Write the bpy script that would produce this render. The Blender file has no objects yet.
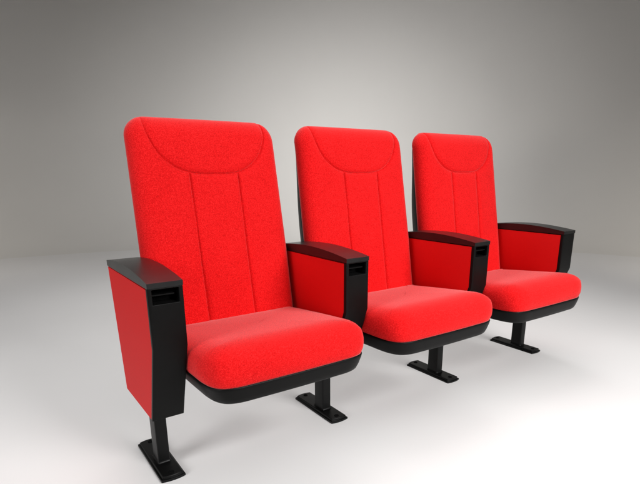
import bpy, bmesh, math
from mathutils import Vector, Matrix

scene = bpy.context.scene
COL = scene.collection
S = 0.56                      # spacing of the arm standards along the row

# ------------------------------------------------------------------ materials
def new_mat(name):
    m = bpy.data.materials.new(name); m.use_nodes = True
    nt = m.node_tree; nt.nodes.clear()
    out = nt.nodes.new('ShaderNodeOutputMaterial')
    b = nt.nodes.new('ShaderNodeBsdfPrincipled')
    nt.links.new(b.outputs[0], out.inputs[0])
    return m, nt, b

def tex_coord(nt):
    return nt.nodes.new('ShaderNodeTexCoord').outputs['Object']

def noise(nt, vec, scale, detail=2.0, rough=0.5):
    n = nt.nodes.new('ShaderNodeTexNoise')
    n.inputs['Scale'].default_value = scale
    n.inputs['Detail'].default_value = detail
    n.inputs['Roughness'].default_value = rough
    nt.links.new(vec, n.inputs['Vector'])
    return n.outputs['Fac']

def ramp(nt, fac, stops):
    r = nt.nodes.new('ShaderNodeValToRGB')
    e = r.color_ramp.elements
    e[0].position, e[0].color = stops[0][0], (*stops[0][1], 1)
    e[1].position, e[1].color = stops[-1][0], (*stops[-1][1], 1)
    for p, c in stops[1:-1]:
        k = e.new(p); k.color = (*c, 1)
    nt.links.new(fac, r.inputs[0])
    return r.outputs[0]

def bump(nt, b, height, strength, dist):
    n = nt.nodes.new('ShaderNodeBump')
    n.inputs['Strength'].default_value = strength
    n.inputs['Distance'].default_value = dist
    nt.links.new(height, n.inputs['Height'])
    nt.links.new(n.outputs[0], b.inputs['Normal'])

def fabric_mat():
    m, nt, b = new_mat('red_woven_fabric')
    co = tex_coord(nt)
    f = noise(nt, co, 340, 3, 0.7)
    f2 = noise(nt, co, 9, 3, 0.5)
    mx = nt.nodes.new('ShaderNodeMath'); mx.operation = 'MULTIPLY_ADD'
    mx.inputs[1].default_value = 0.08; nt.links.new(f2, mx.inputs[0]); nt.links.new(f, mx.inputs[2])
    c = ramp(nt, mx.outputs[0], [(0.34, (0.46, 0.0007, 0.001)), (0.53, (0.66, 0.003, 0.004)), (0.72, (0.84, 0.016, 0.017))])
    nt.links.new(c, b.inputs['Base Color'])
    b.inputs['Roughness'].default_value = 0.85
    b.inputs['Specular IOR Level'].default_value = 0.15
    b.inputs['Sheen Weight'].default_value = 0.30
    b.inputs['Sheen Roughness'].default_value = 0.36
    b.inputs['Sheen Tint'].default_value = (1, 0.75, 0.75, 1)
    bump(nt, b, f, 0.34, 0.0014)
    return m

def panel_mat():
    m, nt, b = new_mat('red_panel_cloth')
    co = tex_coord(nt)
    f = noise(nt, co, 700, 2, 0.5)
    c = ramp(nt, f, [(0.3, (0.52, 0.001, 0.0013)), (0.7, (0.62, 0.002, 0.0026))])
    nt.links.new(c, b.inputs['Base Color'])
    b.inputs['Roughness'].default_value = 0.62
    b.inputs['Specular IOR Level'].default_value = 0.25
    bump(nt, b, f, 0.15, 0.0005)
    return m

def black_mat(name, col, rough, spec, grain=0.06):
    m, nt, b = new_mat(name)
    co = tex_coord(nt)
    f = noise(nt, co, 900, 2, 0.5)
    f2 = noise(nt, co, 14, 4, 0.6)
    c = ramp(nt, f2, [(0.3, tuple(x * 0.88 for x in col)), (0.7, tuple(x * 1.12 for x in col))])
    nt.links.new(c, b.inputs['Base Color'])
    r = nt.nodes.new('ShaderNodeMapRange')
    r.inputs['To Min'].default_value = rough - 0.04; r.inputs['To Max'].default_value = rough + 0.05
    nt.links.new(f2, r.inputs['Value']); nt.links.new(r.outputs[0], b.inputs['Roughness'])
    b.inputs['Specular IOR Level'].default_value = spec
    bump(nt, b, f, grain, 0.0004)
    return m

def floor_mat(name='white_studio_floor', k=(1, 1, 1)):
    m, nt, b = new_mat(name)
    co = tex_coord(nt)
    f = noise(nt, co, 1.3, 4, 0.5)
    c = ramp(nt, f, [(0.3, (0.815*k[0], 0.803*k[1], 0.800*k[2])), (0.7, (0.835*k[0], 0.825*k[1], 0.820*k[2]))])
    nt.links.new(c, b.inputs['Base Color'])
    b.inputs['Roughness'].default_value = 0.6
    b.inputs['Specular IOR Level'].default_value = 0.25
    return m

FABRIC = fabric_mat(); PANEL = panel_mat()
BLACK = black_mat('black_satin_plastic', (0.0042, 0.0042, 0.0041), 0.42, 0.10)
CAP = black_mat('black_lacquered_arm', (0.007, 0.007, 0.007), 0.30, 0.45, 0.02)
STEEL = black_mat('black_painted_steel', (0.003, 0.003, 0.003), 0.38, 0.18)
VOID = black_mat('matt_black_recess', (0.003, 0.003, 0.003), 0.8, 0.1)
SHELLM = black_mat('dark_back_shell', (0.012, 0.012, 0.012), 0.4, 0.3)
FLOOR = floor_mat()
WALL = floor_mat('grey_backdrop_paper', (0.945, 0.935, 0.905))

# ------------------------------------------------------------------ helpers
def finish(name, bm, mat, parent=None, smooth=True, angle=35):
    bmesh.ops.recalc_face_normals(bm, faces=bm.faces)
    me = bpy.data.meshes.new(name); bm.to_mesh(me); bm.free()
    if smooth:
        me.polygons.foreach_set('use_smooth', [True] * len(me.polygons))
        me.set_sharp_from_angle(angle=math.radians(angle))
    me.materials.append(mat)
    o = bpy.data.objects.new(name, me); COL.objects.link(o)
    if parent: o.parent = parent
    return o

def bevel(bm, width, seg=3, ang=30):
    es = [e for e in bm.edges if len(e.link_faces) == 2 and e.calc_face_angle(0) > math.radians(ang)]
    bmesh.ops.bevel(bm, geom=es, offset=width, segments=seg, profile=0.5, affect='EDGES', clamp_overlap=True)

def box(bm, x0, x1, y0, y1, z0, z1):
    v = [bm.verts.new(p) for p in ((x0,y0,z0),(x1,y0,z0),(x1,y1,z0),(x0,y1,z0),(x0,y0,z1),(x1,y0,z1),(x1,y1,z1),(x0,y1,z1))]
    for f in ((0,3,2,1),(4,5,6,7),(0,1,5,4),(1,2,6,5),(2,3,7,6),(3,0,4,7)):
        bm.faces.new([v[i] for i in f])

def prism_x(bm, prof, x0, x1):
    """closed (y, z) outline pushed along x"""
    a = [bm.verts.new((x0, y, z)) for y, z in prof]
    b = [bm.verts.new((x1, y, z)) for y, z in prof]
    n = len(prof)
    bm.faces.new(a); bm.faces.new(b[::-1])
    for i in range(n):
        bm.faces.new((a[i], b[i], b[(i+1) % n], a[(i+1) % n]))

def prism_z(bm, prof, z0, z1, inset=0.0):
    cx = sum(p[0] for p in prof)/len(prof); cy = sum(p[1] for p in prof)/len(prof)
    a = [bm.verts.new((x, y, z0)) for x, y in prof]
    b = [bm.verts.new((x - math.copysign(inset, x-cx), y - math.copysign(inset, y-cy), z1)) for x, y in prof]
    n = len(prof)
    bm.faces.new(a); bm.faces.new(b[::-1])
    for i in range(n):
        bm.faces.new((a[i], b[i], b[(i+1) % n], a[(i+1) % n]))

def loft(bm, rings, cap0=True, cap1=True):
    vr = [[bm.verts.new(p) for p in r] for r in rings]
    n = len(vr[0])
    for a, b in zip(vr, vr[1:]):
        for i in range(n):
            bm.faces.new((a[i], a[(i+1) % n], b[(i+1) % n], b[i]))
    if cap0: bm.faces.new(vr[0][::-1])
    if cap1: bm.faces.new(vr[-1])
    return vr

def sstep(a, b, x):
    t = max(0.0, min(1.0, (x-a)/(b-a))); return t*t*(3-2*t)

# ------------------------------------------------------------------ backrest
K = 0.17989                                # recline of the backrest plane, dy per dz
def yplane(z): return 0.2587 + K*(z-0.3774)
BW, BTOP, BBOT, BR = 0.2365, 0.953, 0.335, 0.056
def bhalf(z): 
    return BW - 0.018*max(0.0, z-0.56)
def catmull(pts, n=14):
    out = []
    P = [pts[0]] + pts + [pts[-1]]
    for i in range(1, len(P)-2):
        p0, p1, p2, p3 = P[i-1:i+3]
        for k in range(n):
            t = k/n
            out.append(tuple(0.5*((2*p1[j]) + (-p0[j]+p2[j])*t + (2*p0[j]-5*p1[j]+4*p2[j]-p3[j])*t*t + (-p0[j]+3*p1[j]-3*p2[j]+p3[j])*t**3) for j in (0, 1)))
    out.append(pts[-1]); return out
ARCH = catmull([(0.0, .796), (.04, .7965), (.076, .801), (.105, .811), (.132, .828), (.156, .852), (.174, .885), (.184, .92), (.183, .965)])
def seg_dist(x, z, poly):
    best = 9
    for (ax, az), (bx, bz) in zip(poly, poly[1:]):
        dx, dz = bx-ax, bz-az
        t = max(0, min(1, ((x-ax)*dx+(z-az)*dz)/(dx*dx+dz*dz)))
        d = (x-ax-t*dx)**2 + (z-az-t*dz)**2
        if d < best: best = d
    return math.sqrt(best)

def backrest_bm():
    bm = bmesh.new()
    NX, NZ = 320, 380
    ED, RI = 0.046, 0.052                     # depth and in-plane width of the rounded edge
    zs = []
    for j in range(NZ+1):
        t = j/NZ
        zs.append(BBOT + (BTOP-BBOT)*(t if t < 0.8 else 0.8+0.2*math.sin((t-0.8)/0.2*math.pi/2)) )
    rows = []
    for z in zs:
        dt = BTOP - z
        w = bhalf(z)
        hw = w if dt >= BR else w - (BR - math.sqrt(max(0, BR*BR-(BR-dt)**2)))
        row = []
        for i in range(NX+1):
            u = -1 + 2*i/NX
            u = 0.62*u + 0.38*math.sin(u*math.pi/2)
            x = u*hw; ax = abs(x)
            dx = w-ax
            if dx < BR and dt < BR: d = BR - math.hypot(BR-dx, BR-dt)
            else: d = min(dx, dt)
            d = max(0, d); q = 1-min(d, RI)/RI
            dep = ED*(1-max(0, 1-q**2.1)**0.5)
            dep += 0.010*(ax/w)**3.0 + 0.004*sstep(0.87, 0.953, z)      # wings and head roll fall back a little
            # stitched seams, with the padding swelling between them
            g = 9
            sa = seg_dist(ax, z, ARCH) if z > 0.765 else 9
            if z < 0.7975: g = abs(ax-0.0764)
            else: g = math.hypot(ax-0.0764, z-0.7975)
            s1 = math.exp(-(sa/0.0026)**2)*0.0056 + math.exp(-(sa/0.0100)**2)*0.0052
            s2 = math.exp(-(g/0.0026)**2)*0.0056 + math.exp(-(g/0.0100)**2)*0.0052
            dep += max(s1, s2)
            row.append((x, yplane(z)+dep, z))
        rows.append(row)
    V = [[bm.verts.new(p) for p in r] for r in rows]
    for a, b in zip(V, V[1:]):
        for i in range(NX):
            bm.faces.new((a[i], a[i+1], b[i+1], b[i]))
    ring = [V[0][i] for i in range(NX+1)] + [V[j][NX] for j in range(1, NZ+1)] + [V[NZ][i] for i in range(NX-1, -1, -1)] + [V[j][0] for j in range(NZ-1, 0, -1)]
    prev = ring
    for dy, ins in ((0.010, 0.0005), (0.020, 0.004), (0.025, 0.010)):
        nr = []
        for v in ring:
            x, y, z = v.co
            nr.append(bm.verts.new((x*(1-ins/0.2), y+dy, z - (ins if z > 0.9 else 0)*1.0)))
        n = len(nr)
        for i in range(n):
            bm.faces.new((prev[i], prev[(i+1) % n], nr[(i+1) % n], nr[i]))
        prev = nr
    bm.faces.new(prev)
    return bm

def back_shell_bm():
    """moulded black shell behind the padding"""
    bm = bmesh.new()
    rings = []
    r = 0.05
    def outline(ins, y0, top):
        pts = []
        zb = 0.30 + ins*0.5
        n = 10
        zz = [zb + (top-r-zb)*k/24 for k in range(25)]
        right = [(bhalf(z)-ins, z) for z in zz]
        w = bhalf(top)-ins
        for k in range(1, n+1):
            a = k/n*math.pi/2
            right.append((bhalf(top-r)-ins - r + r*math.cos(a) - (bhalf(top-r)-bhalf(top))*k/n, top-r+r*math.sin(a)))
        left = [(-x, z) for x, z in right[::-1]]
        return [(x, yplane(z)+0.06+(y0-0.06)*(1-0.5*sstep(0.6, 0.95, z)), z) for x, z in right+left]
    for ins, y0, top in ((0.012, 0.055, 0.931), (0.006, 0.070, 0.934), (0.007, 0.086, 0.934), (0.014, 0.112, 0.929), (0.023, 0.124, 0.918), (0.045, 0.131, 0.895), (0.09, 0.133, 0.86)):
        rings.append(outline(ins, y0, top))
    loft(bm, rings)
    return bm

# ------------------------------------------------------------------ seat
def seat_outline(off=0.0, n=14):
    half = catmull([(0.0, -0.131), (.06, -.1305), (.12, -.1295), (.172, -.127), (.206, -.1145), (.2235, -.088), (.231, -.05), (.233, 0.0), (.2345, .06), (.235, .14), (.234, .22), (.230, .27), (.215, .295), (.18, .30), (.09, .30), (0, .30)], n)
    pts = half + [(-x, y) for x, y in half[-2:0:-1]]
    out = []
    N = len(pts)
    for i in range(N):
        ax, ay = pts[i-2]; bx, by = pts[(i+2) % N]
        tx, ty = bx-ax, by-ay; l = math.hypot(tx, ty) or 1
        nx, ny = ty/l, -tx/l
        out.append((pts[i][0]+nx*off, pts[i][1]+ny*off))
    return out

ZB = 0.3195
def seat_top(y): return 0.411 - 0.115*max(0, y+0.06)
def cushion_bm():
    bm = bmesh.new()
    rings = []
    lv = [(-.010, -.004), (-.0015, 0.006), (.0, .06), (.004, .18), (.0050, .32), (.0045, .46), (.0020, .60), (-.002, .72), (-.012, .825), (-.024, .900), (-.038, .950), (-.054, .980)]
    for off, f in lv:
        # next to the arms the sides stay within the clear width
        ring = []
        for x, y in seat_outline(off):
            x = max(-0.2365, min(0.2365, x))
            ring.append((x, y, ZB + (seat_top(y)-ZB)*f))
        rings.append(ring)
    inner = seat_outline(-.054)
    cx, cy = 0.0, 0.09
    for s, f in ((.88, .997), (.75, 1.006), (.6, 1.013), (.45, 1.018), (.3, 1.021), (.15, 1.023), (.04, 1.023)):
        rings.append([(cx+(x-cx)*s, cy+(y-cy)*s, ZB + (seat_top(cy+(y-cy)*s)-ZB)*f) for x, y in inner])
    loft(bm, rings)
    return bm

def seat_base_bm():
    bm = bmesh.new()
    rings = []
    # the sides draw in towards the bottom much more than the front does
    for off, sx, dy, z in ((-.004, 1, 0, ZB+.002), (.0, 1, 0, ZB-.0005), (.0008, 1, 0, ZB-.003), (.0, .995, 0, ZB-.010), (0, .966, .004, ZB-.030),
                           (0, .942, .0075, ZB-.0415), (0, .934, .0105, ZB-.0447), (0, .92, .016, ZB-.0458)):
        rings.append([(max(-0.2365, min(0.2365, x))*sx, y + dy*sstep(0.12, -0.05, y) if y < .12 else y, z) for x, y in seat_outline(off)])
    loft(bm, rings)
    return bm

# ------------------------------------------------------------------ arm standard
HW = 0.0412
FRONT = [(0.0, .5515), (0.0, .404), (.078, .189)]
def armrest_bm():
    bm = bmesh.new()
    top = []
    n = 22
    for k in range(n+1):
        t = k/n
        y = -0.0015 + 0.3885*t
        # quick rise behind the nose, then a long flat fall to the back
        z = 0.5637 + 0.0150*math.sin(math.pi*t)**0.9 - 0.001*t
        top.append((y, z))
    prof = [(-0.0015, .5515)] + top + [(0.3865, .5475)]
    prism_x(bm, prof, -HW-.0003, HW+.0003)
    es = [e for e in bm.edges if e.calc_face_angle(0) > math.radians(25)]
    bmesh.ops.bevel(bm, geom=es, offset=0.0045, segments=4, profile=0.5, affect='EDGES', clamp_overlap=True)
    return bm

def side_panel_bm(s):
    bm = bmesh.new()
    prof = [(.0055, .5475), (.0055, .4055), (.0835, .1905), (.331, .1875), (.3835, .5445)]
    x0, x1 = (-HW+.0008, -HW+.009) if s < 0 else (HW-.009, HW-.0008)
    prism_x(bm, prof, x0, x1); bevel(bm, .0015, 2)
    return bm

def core_bm():
    bm = bmesh.new()
    prof = [(.046, .548), (.046, .490), (.014, .490), (.014, .407), (.088, .1885), (.333, .186), (.386, .5455)]
    prism_x(bm, prof, -HW+.0095, HW-.0095); bevel(bm, .001, 1)
    return bm

SX, SZ0, SZ1 = 0.0312, 0.5125, 0.5475
def front_cover_bm(opening=True):
    """front strip with a real opening for the card pocket; follows the kink of the front edge"""
    bm = bmesh.new()
    xs = [-HW, -SX, SX, HW]
    lv = [(0, .5512), (0, SZ1), (0, SZ0), (0, .404), (.078, .1885)]
    front = [[bm.verts.new((x, y, z)) for x in xs] for y, z in lv]
    th = 0.0135
    back = [[bm.verts.new((x, y+th if k < 4 else y+th-.003, z)) for x in xs] for k, (y, z) in enumerate(lv)]
    for j in range(len(lv)-1):
        for i in range(3):
            if opening and j == 1 and i == 1: continue
            bm.faces.new((front[j][i], front[j+1][i], front[j+1][i+1], front[j][i+1]))
            bm.faces.new((back[j][i+1], back[j+1][i+1], back[j+1][i], back[j][i]))
        for i in (0, 3):
            bm.faces.new((front[j][i], back[j][i], back[j+1][i], front[j+1][i]))
    for j in (0, len(lv)-1):
        for i in range(3):
            bm.faces.new((front[j][i], front[j][i+1], back[j][i+1], back[j][i]))
    h = [(1, 1), (1, 2), (2, 2), (2, 1)]
    for (a, b), (c, d) in (zip(h, h[1:]+h[:1]) if opening else ()):
        bm.faces.new((front[a][b], back[a][b], back[c][d], front[c][d]))
    bmesh.ops.recalc_face_normals(bm, faces=bm.faces)
    es = [e for e in bm.edges if len(e.link_faces) == 2 and e.calc_face_angle(0) > math.radians(40)]
    bmesh.ops.bevel(bm, geom=es, offset=0.0018, segments=3, profile=0.5, affect='EDGES', clamp_overlap=True)
    return bm

def pocket_bm():
    bm = bmesh.new()
    # a box open to the front
    x, z0, z1, y0, y1 = SX+.0006, SZ0-.0006, SZ1+.0006, .0125, .0440
    v = [bm.verts.new(p) for p in ((-x,y0,z0),(x,y0,z0),(x,y0,z1),(-x,y0,z1),(-x,y1,z0),(x,y1,z0),(x,y1,z1),(-x,y1,z1))]
    for f in ((4,5,6,7),(0,1,5,4),(1,2,6,5),(2,3,7,6),(3,0,4,7)):
        bm.faces.new([v[i] for i in f])
    return bm

def pocket_tab_bm():
    bm = bmesh.new()
    box(bm, -SX-.0005, SX-.010, .0045, .0400, .5325, .5352)
    bevel(bm, .0007, 2)
    return bm

LX, LY0, LY1 = 0.0165, 0.160, 0.212
def leg_bm():
    bm = bmesh.new()
    def rr(hx, y0, y1, r, n=5):
        pts = []
        for cx, cy, a0 in ((hx-r, y0+r, -90), (hx-r, y1-r, 0), (-hx+r, y1-r, 90), (-hx+r, y0+r, 180)):
            for k in range(n+1):
                a = math.radians(a0+90*k/n); pts.append((cx+r*math.cos(a), cy+r*math.sin(a)))
        return pts
    rings = []
    for z, g in ((.0135, .0035), (.0150, .0018), (.0175, .0006), (.021, 0), (.205, 0)):
        rings.append([(x, y, z) for x, y in rr(LX+g, LY0-g, LY1+g, .004)])
    loft(bm, rings)
    return bm

def plate_outline(hx, y0, y1, bow, n=8):
    pts = []
    for k in range(n+1):
        t = -1+2*k/n; pts.append((hx*t, y0 - bow*(1-t*t)))
    for k in range(n+1):
        t = 1-2*k/n; pts.append((hx*t, y1 + bow*(1-t*t)))
    return pts

def foot_bm():
    bm = bmesh.new()
    rings = []
    for dx, dy, z in ((0, 0, 0), (0, 0, .0055), (-.0010, .0010, .0065), (-.0042, .0042, .0067), (-.0050, .0050, .0085), (-.0052, .0052, .0122), (-.0065, .0065, .0137)):
        rings.append([(x, y, z) for x, y in plate_outline(.0330+dx, .0850+dy, .3150-dy, .0052)])
    loft(bm, rings)
    bm2 = bm
    return bm2

def bolt_bm(y):
    bm = bmesh.new()
    rings = []
    for r, z in ((.0078, .0130), (.0078, .0146), (.0070, .0152), (.0052, .0152), (.0046, .0138)):
        rings.append([(r*math.cos(a*math.pi/12), y + r*math.sin(a*math.pi/12), z) for a in range(24)])
    loft(bm, rings)
    return bm

# ------------------------------------------------------------------ chairs
def tag(o, label, cat, group):
    o['label'] = label; o['category'] = cat; o['group'] = group

def arm_stand(root, dx, opening=True):
    """one arm standard: armrest, red side panels, front cover with pocket, leg and foot"""
    parts = [finish('armrest', armrest_bm(), CAP, root, angle=50),
             finish('arm_frame', core_bm(), BLACK, root),
             finish('side_panel', side_panel_bm(-1), PANEL, root),
             finish('side_panel', side_panel_bm(1), PANEL, root)]
    fc = finish('front_cover', front_cover_bm(opening), BLACK, root); parts.append(fc)
    if opening:
        finish('card_pocket', pocket_bm(), VOID, fc)
        finish('pocket_tab', pocket_tab_bm(), BLACK, fc)
    parts.append(finish('leg', leg_bm(), STEEL, root, angle=40))
    fp = finish('foot_plate', foot_bm(), STEEL, root, angle=30); parts.append(fp)
    for y in (.103, .297):
        finish('bolt', bolt_bm(y), VOID, fp)
    for p in parts: p.location.x = dx
    return parts

def make_chair():
    root = bpy.data.objects.new('theatre_chair', None); COL.objects.link(root)
    root.empty_display_size = 0.2
    finish('backrest', backrest_bm(), FABRIC, root, angle=80)
    finish('back_shell', back_shell_bm(), SHELLM, root, angle=50)
    finish('seat_cushion', cushion_bm(), FABRIC, root, angle=80)
    finish('seat_base', seat_base_bm(), BLACK, root, angle=60)
    arm_stand(root, -S/2)
    return root

def copy_tree(o, parent=None):
    c = o.copy(); COL.objects.link(c)
    if parent: c.parent = parent
    for ch in list(o.children): copy_tree(ch, c)
    return c

GROUP = 'red theatre chairs joined in a row'
LABELS = ['nearest and largest red padded theatre chair, at the left end of the row',
          'middle red padded theatre chair between the largest and the smallest-looking one',
          'farthest red padded theatre chair, at the right end, with black armrests on both sides']
proto = make_chair()
chairs = [proto] + [copy_tree(proto) for _ in range(2)]
for i, c in enumerate(chairs):
    c.location = (S*(i+0.5), 0, 0)
    tag(c, LABELS[i], 'theatre chair', GROUP)
# the last chair also carries the closing arm of the row
arm_stand(chairs[2], S/2, opening=False)

# ------------------------------------------------------------------ camera
CAM = Vector((-0.3367, -1.1289, 0.8100)); YAW, PITCH, F = -0.6207, -0.2819, 500.2437
cam = bpy.data.cameras.new('camera'); co = bpy.data.objects.new('camera', cam); COL.objects.link(co)
co.location = CAM; co.rotation_euler = (math.pi/2+PITCH, 0, YAW)
cam.sensor_width = 36; cam.sensor_fit = 'HORIZONTAL'; cam.lens = F/640*36
cam.shift_x = (320-332.73)/640; cam.shift_y = (314.09-242)/640
cam.clip_start = 0.02; cam.clip_end = 200
scene.camera = co

# ------------------------------------------------------------------ studio sweep
fwd = Vector((-math.sin(YAW), math.cos(YAW), 0)); rgt = Vector((math.cos(YAW), math.sin(YAW), 0))
O = Vector((CAM.x, CAM.y, 0))
# a white floor running into a curved backdrop that wraps round the set
ROUND, RAD, ARC = 5.6, 1.3, math.radians(112)
NA = 72
ang = [-ARC + 2*ARC*k/NA for k in range(NA+1)]
def sweep_pt(a, d, z): return O + (fwd*math.cos(a) + rgt*math.sin(a))*d + Vector((0, 0, z))
bm = bmesh.new()
c0 = bm.verts.new(O)
edge = [bm.verts.new(sweep_pt(a, ROUND, 0)) for a in ang]
for a, b in zip(edge, edge[1:]):
    bm.faces.new((c0, a, b))
back = [bm.verts.new(O + rgt*x - fwd*7) for x in (6, -6)]
bm.faces.new((c0, edge[-1], back[0], back[1], edge[0]))
fl = finish('floor', bm, FLOOR); fl['kind'] = 'structure'
bm = bmesh.new()
prof = [(ROUND + RAD*math.sin(math.pi/2*k/24), RAD*(1-math.cos(math.pi/2*k/24))) for k in range(25)] + [(ROUND+RAD, 1.5), (ROUND+RAD, 3.5), (ROUND+RAD, 6.0)]
G = [[bm.verts.new(sweep_pt(a, d, z)) for a in ang] for d, z in prof]
for p, q in zip(G, G[1:]):
    for k in range(NA):
        bm.faces.new((p[k], p[k+1], q[k+1], q[k]))
bd = finish('backdrop', bm, WALL); bd['kind'] = 'structure'

# ------------------------------------------------------------------ lamps
def area(name, loc, target, size, power, col=(1, 1, 1), spread=180, sy=None):
    l = bpy.data.lights.new(name, 'AREA'); l.energy = power; l.color = col
    l.shape = 'RECTANGLE'; l.size = size; l.size_y = sy or size; l.spread = math.radians(spread)
    o = bpy.data.objects.new(name, l); COL.objects.link(o)
    o.location = loc; d = Vector(target)-Vector(loc)
    o.rotation_euler = d.to_track_quat('-Z', 'Y').to_euler()
    return o
def P(a, b, z): return tuple(O + rgt*a + fwd*b + Vector((0, 0, z)))
MID = (0.85, 0.1, 0)
WARM = (1, .99, .98)
area('softbox_front', (1.4, -2.9, 2.1), (0.9, 0.1, 0.2), 1.6, 33.5, WARM, 81)
area('softbox_top', (0.6, -.6, 2.6), MID, 3.2, 16, WARM, 140)
area('softbox_rear_top', (1.2, 1.6, 3.2), (.9, .3, .2), 2.4, 36, WARM, 143)
area('softbox_left', (-3.0, -0.5, 1.7), (0.0, 0.2, 0.35), 1.6, 21, (1, 1, 1), 98)
area('backdrop_fill', P(0.2, 2.6, 2.6), P(0.2, 6.3, 0.9), 1.0, 17, WARM, 88)  # added unseen fill: brightens the wall centre, leaving the corners dim like vignetting
area('backdrop_fill_spot', P(0.1, 3.4, 2.5), P(0.1, 6.7, 0.4), 0.6, 5.5, WARM, 75)  # second added fill out of view, lifts the foot of the wall
area('backdrop_fill_spot', P(3.0, 2.6, 2.3), P(3.9, 4.3, 0.0), 0.6, 9, (1, .95, .87), 80)  # added warm fill, unseen, brightens floor and wall at the right side
area('backdrop_fill_spot', P(-3.0, 2.6, 2.3), P(-3.9, 4.4, 0.0), 0.6, 4.5, (1, .95, .87), 80)  # its weaker counterpart, likewise added and unseen, for the left side

w = bpy.data.worlds.new('World'); scene.world = w; w.use_nodes = True
bg = w.node_tree.nodes['Background']; bg.inputs[0].default_value = (1, 1, 1, 1); bg.inputs[1].default_value = 0.012

scene.view_settings.view_transform = 'Standard'
scene.view_settings.look = 'None'
scene.view_settings.exposure = 0; scene.view_settings.gamma = 1
scene.cycles.use_denoising = True
scene.cycles.max_bounces = 8; scene.cycles.diffuse_bounces = 5
